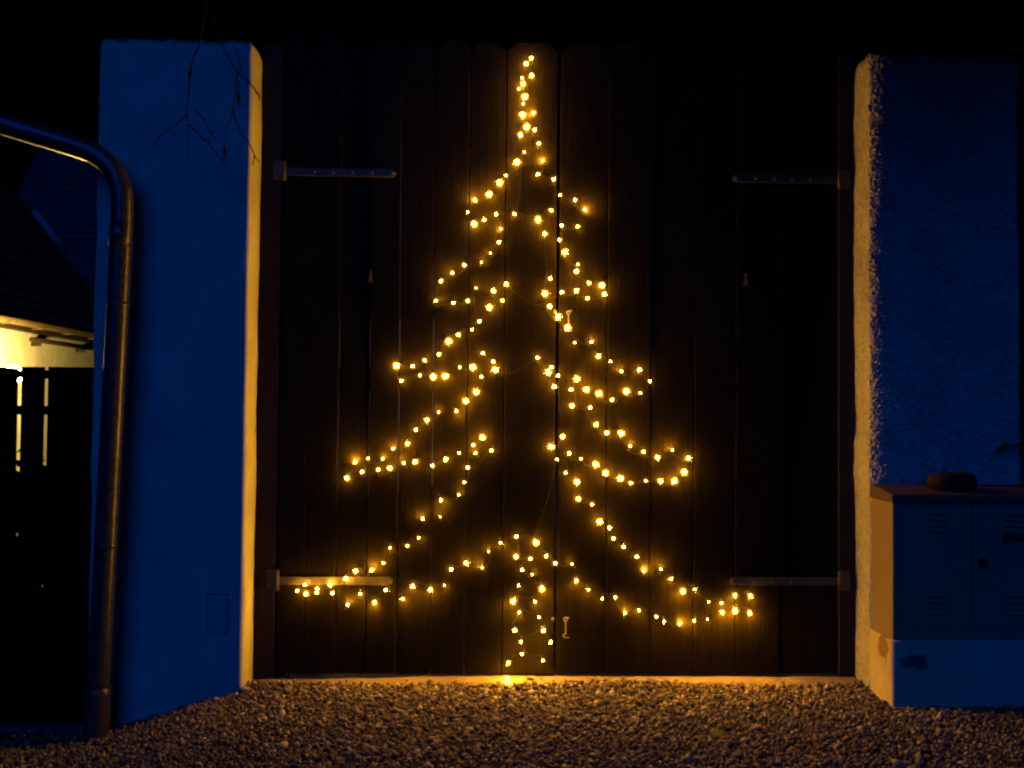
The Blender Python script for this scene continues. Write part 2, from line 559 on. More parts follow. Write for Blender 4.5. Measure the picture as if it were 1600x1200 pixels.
# ------------------------------------------------------------------ gate
GT = 3.46
L_EDGES = [-1.525, -1.375, -1.21, -1.046, -0.885, -0.702, -0.517, -0.315, -0.034]
R_EDGES = [-0.022, 0.246, 0.482, 0.722, 0.950, 1.195, 1.512]
def planks(edges, seed):
    rnd = random.Random(seed)
    bm = bmesh.new()
    for a, b in zip(edges, edges[1:]):
        gap = 0.0025
        dy = rnd.uniform(-0.003, 0.003)
        z0, z1 = 0.016 + rnd.uniform(-0.003, 0.003), GT + rnd.uniform(-0.008, 0.012)
        c = min(0.05, (b - a) * 0.28)
        prism(bm, [(a + gap, z0), (b - gap, z0), (b - gap, z1 - c), (b - gap - c, z1), (a + gap + c, z1), (a + gap, z1 - c)], 'y', dy, dy + 0.032, 0.0022)
    w0, w1 = edges[0] + 0.02, edges[-1] - 0.02
    return bm, w0, w1

def strap(t, x_pin, x_tip, z):
    """strap hinge on the leaf: pointed band, screws; barrel at the pin side"""
    s = 1 if x_tip > x_pin else -1
    bm = bmesh.new()
    h = 0.0215
    prism(bm, [(x_pin, z - h), (x_tip - s * 0.016, z - h), (x_tip, z - 0.006), (x_tip, z + 0.006), (x_tip - s * 0.016, z + h), (x_pin, z + h)], 'y', -0.0125, -0.0065, 0.0012)
    tube(bm, [(x_pin - s * 0.004, -0.014, z - 0.05), (x_pin - s * 0.004, -0.014, z + 0.052)], 0.0085, 12)
    o = obj("strap_hinge", bm, MAT["zinc"], t)
    L = abs(x_tip - x_pin)
    for f in (0.965, 0.78, 0.60, 0.43, 0.26):
        x = x_pin + s * L * f
        bs = bmesh.new()
        r = bmesh.ops.create_uvsphere(bs, u_segments=12, v_segments=6, radius=1)
        for v in r["verts"]:
            v.co = Vector((x + v.co.x * 0.0085, -0.0125 + v.co.y * 0.005, z + v.co.z * 0.0085))
        b = obj("screw", bs, MAT["zinc"], t, smooth=True)
        b.parent = o
    return o

leafL = empty("gate_leaf", "left leaf of black plank gate, wide chamfered boards, most of the lights hang on it", "gate leaf", (-1.52, 0, 0), "leaves of the black plank gate")
bm, a, b = planks(L_EDGES, 1)
obj("planks", bm, MAT["wood"], leafL)
for z in (0.515, 1.6, 2.722):
    bm = bmesh.new(); box(bm, a, b, 0.038, 0.085, z - 0.06, z + 0.06, 0.004)
    obj("rail", bm, MAT["postwood"], leafL)
strap(leafL, -1.513, -0.915, 2.721); strap(leafL, -1.516, -0.905, 0.514)
leafR = empty("gate_leaf", "right leaf of black plank gate, the one with the two hook latches", "gate leaf", (1.51, 0, 0), "leaves of the black plank gate")
bm, a, b = planks(R_EDGES, 2)
obj("planks", bm, MAT["wood"], leafR)
for z in (0.515, 1.6, 2.722):
    bm = bmesh.new(); box(bm, a, b, 0.038, 0.085, z - 0.06, z + 0.06, 0.004)
    obj("rail", bm, MAT["postwood"], leafR)
strap(leafR, 1.516, 0.93, 2.724); strap(leafR, 1.516, 0.918, 0.521)

def ring(cx, y, cz, r, a0, a1, k=14):
    return [(cx + r * math.cos(math.radians(a0 + (a1 - a0) * i / k)), y, cz + r * math.sin(math.radians(a0 + (a1 - a0) * i / k))) for i in range(k + 1)]
def hook(x, z1, z0):
    bm = bmesh.new()
    y = -0.016
    tube(bm, ring(x, y, z1 - 0.012, 0.0095, -90, 265, 18), 0.0019, 8)
    tube(bm, [(x, y, z1 - 0.022), (x + 0.001, y, z1 - 0.05), (x + 0.001, y, z0 + 0.018)] + ring(x - 0.004, y, z0 + 0.007, 0.0085, 60, 265, 10) + [(x + 0.006, y - 0.002, z0 - 0.002), (x + 0.020, y - 0.004, z0 - 0.002)], 0.002, 8)
    tube(bm, [(x, 0.005, z1 - 0.006), (x + 0.002, -0.018, z1 - 0.004), (x + 0.018, -0.022, z1 - 0.002)], 0.003, 8)
    return obj("hook_latch", bm, MAT["brass"], leafR)
hook(0.030, 1.984, 1.876)
hook(0.027, 0.326, 0.219)
for z in (0.315, 1.975):
    bm = bmesh.new()
    tube(bm, [(-0.045, 0.004, z), (-0.045, -0.012, z)], 0.0024, 8)
    tube(bm, ring(-0.041, -0.016, z, 0.0065, 0, 340), 0.0022, 8)
    obj("screw_eye", bm, MAT["brass"], leafL)
def bracket(x, z, parent):
    bm = bmesh.new()
    box(bm, x - 0.009, x + 0.009, -0.009, -0.0055, z - 0.036, z + 0.03, 0.001)
    tube(bm, [(x, -0.007, z + 0.022), (x, -0.022, z + 0.018), (x, -0.024, z - 0.01), (x + 0.002, -0.02, z - 0.034)], 0.004, 8)
    box(bm, x - 0.016, x + 0.016, -0.02, -0.0055, z - 0.038, z - 0.031, 0.001)
    obj("keeper_bracket", bm, MAT["iron"], parent)
bracket(-1.047, 2.165, leafL)
bracket(1.004, 2.17, leafR)

def post(x0, x1, zs, px, s, label):
    t = empty("gate_post", label, "gate post", ((x0 + x1) / 2, 0, 0), "timber posts the gate hangs on")
    bm = bmesh.new()
    box(bm, x0, x1, -0.002, 0.13, -0.02, GT - 0.04, 0.006)
    obj("post_timber", bm, MAT["postwood"], t)
    for z in zs:
        bm = bmesh.new()
        box(bm, min(px, px - s * 0.062), max(px, px - s * 0.062), -0.009, -0.003, z - 0.053, z + 0.053, 0.0012)
        obj("hinge_plate", bm, MAT["zinc"], t)
post(-1.643, -1.531, (2.728, 0.52), -1.517, 1, "dark timber post between white pillar and gate")
post(1.518, 1.610, (2.731, 0.525), 1.519, -1, "dark timber post between gate and rough wall")

# ------------------------------------------------------------------ string of lights
BULBS = "-0.285,0.006,4;-0.280,0.090,3;-0.207,0.137,2;-0.094,0.103,2;-0.054,0.198,2s;-0.093,0.262,3;-0.214,0.202,2;-0.247,0.265,3;-0.223,0.359,2;-0.119,0.332,2;-0.141,0.415,2;-0.255,0.420,4;-0.230,0.501,1;-0.104,0.487,4;-0.156,0.560,1u;-0.211,0.583,2;-0.167,0.642,2;-0.244,0.653,3;-0.244,0.760,2;-0.328,0.730,2u;-0.390,0.681,1u;-0.425,0.593,2u;-0.510,0.618,3;-0.590,0.585,2;-0.626,0.500,1u;-0.700,0.481,3;-0.794,0.496,3;-0.849,0.428,2u;-0.938,0.474,2;-0.996,0.410,3;-1.074,0.454,2u;-1.140,0.394,2u;-1.222,0.455,2;-1.304,0.458,2;-1.361,0.451,3;-1.408,0.466,2;-1.368,0.500,2;-1.302,0.479,2;-1.234,0.500,3;-1.150,0.533,3;-1.100,0.573,3;-1.016,0.577,3o;-0.952,0.616,1;-0.918,0.699,1u;-0.826,0.708,1;-0.766,0.753,1u;-0.747,0.851,2u;-0.653,0.864,1u;-0.650,0.954,2u;-0.556,0.982,1u;-0.525,1.049,1s;-0.507,1.128,2;-0.382,1.222,2;-0.429,1.290,4;-0.479,1.249,2;-0.466,1.206,2u;-0.555,1.205,1;-0.625,1.172,3;-0.698,1.138,2;-0.790,1.158,3;-0.850,1.149,2u;-0.925,1.122,3;-0.987,1.113,2;-1.073,1.102,2;-1.153,1.068,3;-1.109,1.152,3o;-1.042,1.174,1;-0.964,1.172,2u;-0.908,1.225,2o;-0.832,1.254,3;-0.788,1.328,2;-0.729,1.381,3;-0.667,1.423,1u;-0.573,1.432,2u;-0.522,1.485,4;-0.466,1.535,4;-0.440,1.617,1;-0.486,1.668,4;-0.556,1.667,1;-0.633,1.618,4;-0.698,1.613,4;-0.770,1.621,1;-0.868,1.591,2;-0.896,1.672,4;-0.809,1.671,2;-0.746,1.703,2;-0.668,1.736,2;-0.617,1.806,4;-0.565,1.842,2;-0.493,1.870,1;-0.433,1.744,2;-0.376,1.699,2;-0.365,1.655,4;-0.137,1.722,2;-0.062,1.672,2;-0.080,1.645,4;-0.025,1.628,2;-0.046,1.568,3;0.001,1.297,3;-0.061,1.242,4;-0.028,1.176,1s;-0.138,0.730,4;-0.082,0.657,2;-0.033,0.620,2s;0.057,0.615,1u;0.081,0.529,3;0.146,0.480,2;0.221,0.433,1;0.290,0.441,2;0.344,0.354,2o;0.420,0.371,2;0.513,0.338,2;0.556,0.312,2;0.639,0.298,3o;0.719,0.315,2;0.789,0.324,1;0.868,0.362,3;0.941,0.372,4;1.018,0.360,3;1.021,0.450,3;0.939,0.454,3;0.866,0.412,2;0.796,0.416,1u;0.720,0.484,2;0.658,0.476,4;0.593,0.540,2;0.536,0.590,2u;0.443,0.580,3o;0.406,0.656,2;0.335,0.708,2;0.280,0.753,2;0.257,0.810,2;0.204,0.844,4;0.162,0.935,1;0.090,0.964,3;0.081,1.056,4;0.018,1.105,1;0.037,1.210,2;0.102,1.180,1;0.182,1.151,4;0.235,1.104,4;0.315,1.076,4;0.372,1.051,2;0.452,1.064,1;0.534,1.063,3;0.608,1.063,4;0.661,1.112,4;0.683,1.188,3;0.596,1.229,2u;0.516,1.190,3;0.439,1.221,2;0.367,1.249,2u;0.319,1.320,4;0.241,1.320,3;0.182,1.365,3;0.148,1.456,2;0.051,1.465,3;0.045,1.553,2;0.076,1.610,4;0.128,1.554,4;0.196,1.532,4;0.267,1.499,2;0.345,1.547,4;0.420,1.538,1;0.472,1.601,1s;0.415,1.663,3;0.317,1.654,2u;0.257,1.707,1;0.192,1.734,3;0.151,1.810,2o;0.064,1.808,1u;0.023,1.887,4;-0.027,1.946,4;-0.075,2.002,3;-0.310,2.120,3;-0.378,2.081,3;-0.330,2.029,2;-0.399,1.992,4;-0.453,1.916,2;-0.474,2.096,1u;-0.517,2.025,2s;-0.595,2.014,2;-0.690,2.024,2u;-0.662,2.130,2;-0.601,2.174,2u;-0.537,2.219,2;-0.446,2.235,1u;-0.397,2.286,1u;-0.352,2.346,2;-0.342,2.418,2o;-0.369,2.497,2;-0.432,2.466,2;-0.486,2.443,4;-0.521,2.508,1;-0.483,2.571,3o;-0.407,2.606,4;-0.351,2.670,4;-0.318,2.711,1s;-0.259,2.785,4;-0.219,2.838,1u;-0.269,2.499,2;-0.141,2.471,4;-0.070,2.523,2;-0.104,2.395,3;-0.072,2.152,2;-0.100,2.071,4;-0.009,2.080,2s;0.070,2.089,3;0.130,2.048,2;0.222,2.071,3;0.207,2.119,4;0.139,2.131,2;0.070,2.193,3;0.077,2.232,1;0.007,2.296,4;-0.024,2.363,2;-0.013,2.442,2s;0.074,2.438,2;0.113,2.529,3o;0.059,2.583,2;-0.023,2.608,1s;-0.058,2.693,2;-0.144,2.720,2;-0.116,2.795,3o;-0.140,2.887,2;-0.164,2.961,2;-0.240,2.932,3;-0.207,2.976,4;-0.230,3.042,4;-0.171,3.053,3o;-0.227,3.104,1;-0.219,3.141,4;-0.252,3.185,2o;-0.228,3.212,3;-0.233,3.245,1;-0.183,3.258,3;-0.212,3.323,3;-0.185,3.353,2"
def make_lights():
    rnd = random.Random(11)
    B = []
    for s in BULBS.split(";"):
        x, z, c = s.split(",")
        B.append((float(x), float(z), int(c[0]), c[1:]))
    rad = {1: 0.0036, 2: 0.0053, 3: 0.0072, 4: 0.0094}
    t = empty("string_lights", "string of small warm white bulbs hung on the gate in a fir tree outline", "string lights", (0, -0.04, 0))
    meshes = {}
    def bulb_bm(c, aimed, M4):
        """lit core, frosted shell added to imitate the glare halo, and socket; the aimed kind throws most of its light forward from a die inside the shell"""
        bm = bmesh.new()
        r = rad[c]
        bmesh.ops.create_icosphere(bm, subdivisions=1, radius=r * (0.62 if aimed else 1.0))
        for f in bm.faces: f.smooth = True
        if aimed:
            for q, zz, mi in ((1.0, 0.70, 3), (1.04, 0.64, 2)):
                k = bmesh.ops.create_circle(bm, cap_ends=True, segments=10, radius=r * q, matrix=Matrix.Translation((0, 0, r * zz)))
                for f in k["verts"][0].link_faces: f.material_index = mi
        k = bmesh.ops.create_icosphere(bm, subdivisions=2, radius=r * 2.3)
        for v in k["verts"]:
            for f in v.link_faces:
                f.material_index = 1; f.smooth = True
        n0 = len(bm.verts)
        tube(bm, [(0, 0, -r * 1.9), (0, 0, -r * 2.0 - 0.004), (0, 0, -r * 2.0 - 0.018)], [r * 0.75, 0.0048, 0.0036], 8, mi=2)
        if M4: bmesh.ops.transform(bm, matrix=M4, verts=bm.verts)
        return bm
    mats = [MAT["led"], MAT["cap"], MAT["socket"], MAT["die"]]
    for c, aimed in [(c, a) for c in rad for a in (False, True)]:
        bm = bulb_bm(c, aimed, None)
        me = bpy.data.meshes.new("bulb"); bm.to_mesh(me); bm.free()
        for m in mats: me.materials.append(m)
        meshes[c, aimed] = me
    placed = []
    for x, z, c, f in B:
        r = rad[c] * 2.0
        if f == 'o':
            d = r + rnd.uniform(0.003, 0.007); ax = Vector((rnd.uniform(-.6, .6), 0.5, rnd.uniform(.2, .9)))
        elif f == 'u':
            d = r + rnd.uniform(0.005, 0.012); ax = Vector((rnd.uniform(-.7, .7), rnd.uniform(0.1, 0.35), rnd.choice((-1, 1)) * rnd.uniform(.4, 1)))
        elif f == 's':
            d = r * 0.7 + 0.001; ax = Vector((0, -0.6, rnd.uniform(-1, 1)))
        else:
            d = r + rnd.uniform(0.001, 0.008); ax = Vector((rnd.uniform(-1, 1), -rnd.uniform(0.2, 1.0), rnd.uniform(-1, 1)))
        if z < 0.35 and abs(x) < 0.6: d += rnd.uniform(0.02, 0.07)
        if z < 0.56 and f == '' and not (x < -0.88 and z > 0.44):
            f = 'u'; ax = Vector((rnd.uniform(-.5, .5), -rnd.uniform(.1, .35), -1))
        if z < 0.6 and z > 0.46 and x < -0.88: d += 0.016
        # slide along the line of sight from the table's plane to this bulb's own depth
        k = 1 + (0.045 - 0.006 - d) / 4.82
        x2 = -0.4031 + (x + 0.4031) * k; z2 = 1.4532 + (z - 1.4532) * k
        placed.append((Vector((x2, -0.006 - d, z2)), ax.normalized(), c, f in ("o", "u")))
    order = sorted(range(len(placed)), key=lambda i: -placed[i][2])
    big = set(order[:100])
    rest = bmesh.new()
    for i, (p, ax, c, aimed) in enumerate(placed):
        q = ax.to_track_quat('Z', 'Y')
        if i in big:
            o = bpy.data.objects.new("bulb", meshes[c, aimed])
            o.rotation_mode = 'QUATERNION'; o.rotation_quaternion = q
            o.location = p - t.location
            link(o, t)
        else:
            b = bulb_bm(c, aimed, Matrix.Translation(p) @ q.to_matrix().to_4x4())
            me = bpy.data.meshes.new("tmp"); b.to_mesh(me); b.free()
            rest.from_mesh(me); bpy.data.meshes.remove(me)
    me = bpy.data.meshes.new("small_bulbs")
    bmesh.ops.translate(rest, verts=rest.verts, vec=-t.location)
    rest.to_mesh(me); rest.free()
    for m in mats: me.materials.append(m)
    o = link(bpy.data.objects.new("small_bulbs", me), t)
    o["kind"] = "stuff"
    # cable: from socket to socket, sagging and kinked a little
    bm = bmesh.new()
    pts = []
    ends = [(p - ax * (rad[c] * 1.7 + 0.016)) for p, ax, c, aimed in placed]
    for e in ends: e.y = min(e.y, -0.006)
    for a, b in zip(ends, ends[1:]):
        L = (b - a).length
        for k in range(5):
            u = k / 5
            p = a.lerp(b, u)
            sag = math.sin(math.pi * u)
            p.z -= sag * L * 0.10
            p += Vector((rnd.uniform(-1, 1), 0, rnd.uniform(-1, 1))) * 0.004 * sag
            p.y = min(-0.0065, p.y - 0.006 * sag)
            pts.append(p)
    pts.append(ends[-1])
    tube(bm, pts, 0.0015, 5)
    obj("cable", bm, MAT["cable"], t)
make_lights()

# ------------------------------------------------------------------ utility cabinet
t = empty("utility_cabinet", "grey sheet metal utility cabinet with two louvred doors on a plinth", "cabinet", (2.0, -0.33, 0.32))
CX0, CX1, CY, CZ0, CZ1 = 1.612, 2.44, -0.452, 0.320, 1.0
bm = bmesh.new(); box(bm, CX0, CX1, CY, -0.212, CZ0, CZ1, 0.004); obj("cabinet_body", bm, MAT["cab"], t)
bm = bmesh.new()
prism(bm, [(-0.472, 1.0025), (-0.472, 1.040), (-0.212, 1.072), (-0.212, 1.0025)], 'x', CX0 - 0.012, CX1 + 0.012, 0.004)
obj("lid", bm, MAT["lid"], t)
def cab_door(x0, x1, hinge_left):
    bm = bmesh.new(); box(bm, x0, x1, CY - 0.0042, CY - 0.0015, 0.372, 0.985, 0.001)
    box(bm, x0 - 0.0025, x1 + 0.0025, CY - 0.0014, CY + 0.002, 0.3695, 0.9875, 0.0, mi=1)
    d = obj("door", bm, [MAT["cab"], MAT["dark"]], t)
    xc = (x0 + x1) / 2 + (0.012 if hinge_left else 0.0)
    for zc in (0.912, 0.505):
        b2 = bmesh.new()
        for k in range(4):
            z = zc + 0.045 - k * 0.03
            prism(b2, [(CY - 0.0045, z), (CY - 0.014, z - 0.013), (CY - 0.0045, z - 0.013)], 'x', xc - 0.048, xc + 0.048)
            prism(b2, [(CY - 0.0055, z - 0.0135), (CY - 0.0055, z - 0.021), (CY - 0.0035, z - 0.021), (CY - 0.0035, z - 0.0135)], 'x', xc - 0.046, xc + 0.046, mi=1)
        o = obj("louvre", b2, [MAT["cab"], MAT["dark"]], t); o.parent = d
    return d
d1 = cab_door(1.640, 2.008, True)
d2 = cab_door(2.014, 2.425, False)
bm = bmesh.new()
tube(bm, [(2.06, CY - 0.003, 0.706), (2.06, CY - 0.024, 0.706)], 0.022, 16)
box(bm, 2.054, 2.066, CY - 0.034, CY - 0.022, 0.690, 0.722, 0.002)
o = obj("lock", bm, MAT["dark"], t); o.parent = d2
bm = bmesh.new(); box(bm, 2.165, 2.272, CY - 0.0145, CY - 0.0047, 0.806, 0.842, 0.001)
o = obj("plate", bm, MAT["plate"], t); o.parent = d2

bm = bmesh.new()
bmesh.ops.create_icosphere(bm, subdivisions=4, radius=1)
for v in bm.verts:
    c = v.co.copy()
    c = Vector((math.copysign(abs(c.x) ** 0.7, c.x), math.copysign(abs(c.y) ** 0.8, c.y), math.copysign(abs(c.z) ** 0.75, c.z)))
    c *= 1 + 0.10 * noise.noise(c * 1.6) + 0.03 * noise.noise(c * 6)
    v.co = Vector((1.965 + c.x * 0.122, -0.36 + c.y * 0.075, 1.100 + c.z * 0.047))
tag(obj("field_stone", bm, MAT["stone"], smooth=True), "rounded reddish brown stone lying on top of the cabinet", "stone")

# ------------------------------------------------------------------ downpipe
t = empty("downpipe", "zinc downpipe bending down across the left pillar", "downpipe", (-2.3, -0.34, -0.2))
path = [(-4.2, -0.62, 3.22), (-3.5, -0.48, 3.03), (-2.95, -0.37, 2.875), (-2.47, -0.345, 2.738)]
path = path + [(-2.37, -0.342, 2.695), (-2.302, -0.34, 2.635), (-2.262, -0.338, 2.55), (-2.25, -0.337, 2.45)] + [(-2.258, -0.336, 2.1), (-2.285, -0.335, 1.2), (-2.303, -0.335, 0.6), (-2.32, -0.335, 0.02)]
bm = bmesh.new(); tube(bm, catmull(path, 6), 0.053, 28); obj("pipe", bm, MAT["pipe"], t)
bm = bmesh.new(); tube(bm, catmull([(-2.3185, -0.335, 0.05), (-2.322, -0.335, -0.10), (-2.324, -0.335, -0.24)], 4), 0.058, 28); obj("standpipe", bm, MAT["pipe"], t)
bm = bmesh.new()
tube(bm, [(-2.2535, -0.3365, 2.36), (-2.2545, -0.3364, 2.30), (-2.2555, -0.3363, 2.24)], 0.0548, 28)
obj("sleeve", bm, MAT["pipe"], t)
for z in (1.95, 0.75):
    x = -2.262 if z > 1.5 else -2.298
    bm = bmesh.new()
    tube(bm, [(x, -0.335, z - 0.013), (x, -0.335, z + 0.013)], 0.0555, 28)
    box(bm, x - 0.008, x + 0.008, -0.28, -0.19, z - 0.008, z + 0.008, 0.001)
    obj("pipe_clamp", bm, MAT["pipe"], t)

# ------------------------------------------------------------------ fence on the left
t = empty("board_fence", "dark board fence with narrow lit gaps left of the white pillar", "fence", (-3.2, -0.08, -0.25))
bm = bmesh.new()
rnd = random.Random(5)
ed = [-2.452, -2.632, -2.724, -2.862]
while ed[-1] > -5.4: ed.append(ed[-1] - rnd.uniform(0.125, 0.145))
gaps = [0.002, 0.0012, 0.0095, 0.0105] + [0.004] * 40
for i in range(len(ed) - 1):
    box(bm, ed[i + 1] + gaps[i + 1], ed[i] - gaps[i], -0.100, -0.088, -0.21 + rnd.uniform(-.004, .004), 1.643 + rnd.uniform(-.003, .003), 0.002)
obj("boards", bm, MAT["fence"], t)
for z0, z1 in ((1.583, 1.628), (1.392, 1.440), (0.25, 0.31)):
    bm = bmesh.new(); box(bm, -5.5, -2.455, -0.086, -0.05, z0, z1, 0.003)
    obj("rail", bm, MAT["fence"], t)
for x in (-2.53, -4.3):
    bm = bmesh.new(); box(bm, x - 0.04, x + 0.04, -0.048, 0.04, -0.25, 1.56, 0.004)
    obj("post", bm, MAT["fence"], t)
bm = bmesh.new()
box(bm, -5.5, -2.452, -0.16, -0.02, -0.42, -0.225, 0.008)
obj("kerb_footing", bm, MAT["kerb"], t)

t = empty("garden_hedge", "dark low hedge seen only through the gaps behind the board fence", "hedge", (-3.9, 1.0, -0.25))  # hedge added to block the lit wall from the lower fence gaps
rnd = random.Random(31)
V, Fc = [], []
for k in range(9000):
    p = Vector((rnd.uniform(-5.4, -2.5), rnd.uniform(0.7, 1.4), rnd.uniform(-0.25, 1.0 + 0.08 * rnd.gauss(0, 1))))
    a = Vector((rnd.gauss(0, 1), rnd.gauss(0, 1), rnd.gauss(0, 1))).normalized() * 0.05
    c = a.orthogonal().normalized() * 0.03
    i = len(V)
    V += [tuple(p - a - t.location), tuple(p + c - t.location), tuple(p + a - t.location), tuple(p - c - t.location)]
    Fc.append((i, i + 1, i + 2, i + 3))
np_mesh("leafage", V, Fc, MAT["foliage"], t)
bm = bmesh.new()
for k in range(10):
    x = -5.3 + k * 0.3
    tube(bm, [(x, 1.05, -0.3), (x + 0.03, 1.02, 0.3), (x - 0.02, 1.06, 0.8)], [0.02, 0.015, 0.006], 6)
obj("stems", bm, MAT["twig"], t)

# ------------------------------------------------------------------ houses behind
def tiled(bm, e0, e1, up, n_rows, thick=0.03, lap=0.035):
    """courses of tiles from eave line e0-e1 up the slope vector 'up'"""
    e0, e1, up = Vector(e0), Vector(e1), Vector(up)
    nrm = (e1 - e0).cross(up).normalized()
    if nrm.z < 0: nrm = -nrm
    for k in range(n_rows):
        a, b = up * (k / n_rows), up * ((k + 1.12) / n_rows)
        q = [e0 + a + nrm * lap, e1 + a + nrm * lap, e1 + b + nrm * 0.004, e0 + b + nrm * 0.004]
        r = [v - nrm * thick for v in q]
        A = [bm.verts.new(v) for v in q]; B = [bm.verts.new(v) for v in r]
        bm.faces.new(A); bm.faces.new(B[::-1])
        for i in range(4):
            bm.faces.new((A[i], B[i], B[(i + 1) % 4], A[(i + 1) % 4]))

t = empty("neighbour_house", "low house with lamp-lit pale wall and dark tiled roof behind the fence", "house", (-7.5, 4.0, -0.3))
bm = bmesh.new(); box(bm, -9.4, -5.6, 1.5, 7.5, -0.3, 2.36); obj("wall", bm, MAT["housewall"], t)
SL = math.tan(math.radians(52))
bm = bmesh.new()
tiled(bm, (-5.42, 1.3, 2.37), (-5.42, 7.62, 2.37), (-2.08, 0, 2.08 * SL), 22)
tiled(bm, (-9.58, 1.3, 2.37), (-9.58, 7.62, 2.37), (2.08, 0, 2.08 * SL), 22)
prism(bm, [(-9.38, 2.361), (-5.62, 2.361), (-7.5, 2.36 + 1.86 * SL)], 'y', 1.5, 7.5)
rf = obj("roof", bm, MAT["tiles"], t)
bm = bmesh.new()
d = Vector((-1, 0, SL)).normalized()
nn = Vector((SL, 0, 1)).normalized()
p0 = Vector((-6.30, 7.56, 2.37 + 0.88 * SL)); p1 = Vector((-6.72, 7.56, 2.37 + 1.30 * SL))
tube(bm, [p0 + nn * 0.08, p1 + nn * 0.08], 0.05, 8)
o = obj("verge_flashing", bm, MAT["flashing"], t); o.parent = rf
bm = bmesh.new()
pts = []
for k in range(9):
    a = math.radians(180 + 180 * k / 8)
    pts.append((-5.40 + 0.06 * math.cos(a), 2.335 + 0.055 * math.sin(a)))
for k in range(9):
    a = math.radians(360 - 180 * k / 8)
    pts.append((-5.40 + 0.052 * math.cos(a), 2.337 + 0.047 * math.sin(a)))
prism(bm, pts, 'y', 1.3, 7.6)
for y in np.arange(1.7, 7.5, 0.7): box(bm, -5.465, -5.335, y - 0.012, y + 0.012, 2.27, 2.278)
obj("gutter", bm, MAT["gutter"], t)
bm = bmesh.new(); box(bm, -5.595, -5.50, 1.45, 7.55, 2.245, 2.325, 0.003); obj("eaves_board", bm, MAT["beam"], t)
bm = bmesh.new()
tube(bm, [(-5.50, 5.25, 2.165), (-5.50, 6.78, 2.165)], 0.028, 10)
for y in (5.45, 6.55): box(bm, -5.6, -5.49, y - 0.012, y + 0.012, 2.10, 2.175, 0.002)
obj("wall_bar", bm, MAT["beam"], t)

t = empty("far_house", "far dark house whose tiled roof rises behind the low house", "house", (-6.0, 15, -0.3))
bm = bmesh.new(); box(bm, -9.7, -1.0, 11.9, 16.9, -0.3, 3.1); obj("wall", bm, MAT["housewall"], t)
bm = bmesh.new()
s2 = 3.9 / 2.85
tiled(bm, (-9.93, 11.55, 3.15), (-0.8, 11.55, 3.15), (0, 2.85, 2.85 * s2), 24)
tiled(bm, (-9.93, 17.25, 3.15), (-0.8, 17.25, 3.15), (0, -2.85, 2.85 * s2), 24)
prism(bm, [(11.92, 3.101), (16.88, 3.101), (14.4, 3.12 + 2.48 * s2)], 'x', -9.7, -1.0)
obj("roof", bm, MAT["tiles"], t)

t = empty("wall_lamp", "glowing globe lamp on the low house wall, just behind the fence top", "lamp", (-5.6, 4.3, 1.6))
bm = bmesh.new()
box(bm, -5.598, -5.58, 4.25, 4.35, 1.55, 1.67, 0.004)
tube(bm, [(-5.58, 4.3, 1.6), (-5.35, 4.3, 1.58), (-5.22, 4.3, 1.60), (-5.2, 4.3, 1.655)], 0.012, 10)
obj("lamp_arm", bm, MAT["dark"], t)
bm = bmesh.new()
bmesh.ops.create_uvsphere(bm, u_segments=24, v_segments=14, radius=0.09)
bmesh.ops.translate(bm, verts=bm.verts, vec=(-5.2, 4.3, 1.738))
obj("lamp_globe", bm, MAT["lampglass"], t, smooth=True)

# ------------------------------------------------------------------ tree twigs on the left; the rest unseen, its foliage added for shade
t = empty("overhanging_tree", "bare drooping twigs of a tree hanging over the white pillar", "tree", (4.1, -2.2, 0))
bm = bmesh.new()
tube(bm, catmull([(4.1, -2.2, -0.05), (4.05, -2.2, 1.5), (3.9, -2.15, 3.2), (3.5, -2.1, 4.6), (3.2, -2.05, 6.2)], 6), [0.16 - 0.10 * i / 24 for i in range(25)], 12)
obj("trunk", bm, MAT["twig"], t)
bm = bmesh.new()
main = catmull([(3.55, -2.1, 4.5), (2.2, -1.6, 4.95), (0.4, -1.0, 4.9), (-0.9, -0.7, 4.5), (-1.75, -0.55, 4.05), (-2.1, -0.5, 3.75)], 8)
tube(bm, main, [0.06 - 0.053 * i / (len(main) - 1) for i in range(len(main))], 8)
rnd = random.Random(3)
for k in range(14):
    i = rnd.randrange(4, 26)
    p = main[i]
    q = [p, p + Vector((rnd.uniform(-.3, .5), rnd.uniform(-.5, .3), rnd.uniform(.1, .5))), p + Vector((rnd.uniform(-.5, .9), rnd.uniform(-.8, .5), rnd.uniform(.3, 1.0)))]
    tube(bm, catmull(q, 4), [0.018 - 0.0018 * j for j in range(9)], 6)
obj("branch", bm, MAT["twig"], t)
bm = bmesh.new()
Y = -0.5
def tw(pts, r0=0.0060, r1=0.0022):
    pts = [(p[0], Y + (p[2] if len(p) > 2 else 0), p[1]) for p in pts]
    q = catmull(pts, 5)
    q = [p + Vector((rnd.uniform(-1, 1), rnd.uniform(-1, 1), rnd.uniform(-1, 1))) * 0.003 for p in q]
    tube(bm, q, [r0 + (r1 - r0) * i / (len(q) - 1) for i in range(len(q))], 6)
def bud(x, z, dx=0.0, L=0.05, r=0.008):
    tube(bm, [(x, Y, z), (x + dx * 0.4, Y, z - L * 0.4), (x + dx, Y, z - L)], [0.003, r, 0.002], 8)
tw([(-1.93, 3.86), (-1.80, 3.5), (-1.825, 3.234), (-1.865, 3.10), (-1.878, 2.92), (-1.876, 2.78), (-1.872, 2.62)])
tw([(-1.876, 2.87), (-1.95, 2.80), (-2.02, 2.745), (-2.045, 2.69)], 0.0042)
tw([(-2.015, 2.745), (-2.02, 2.67)], 0.003, 0.002)
tw([(-1.874, 2.82), (-1.80, 2.75), (-1.73, 2.67), (-1.68, 2.61)], 0.0042)
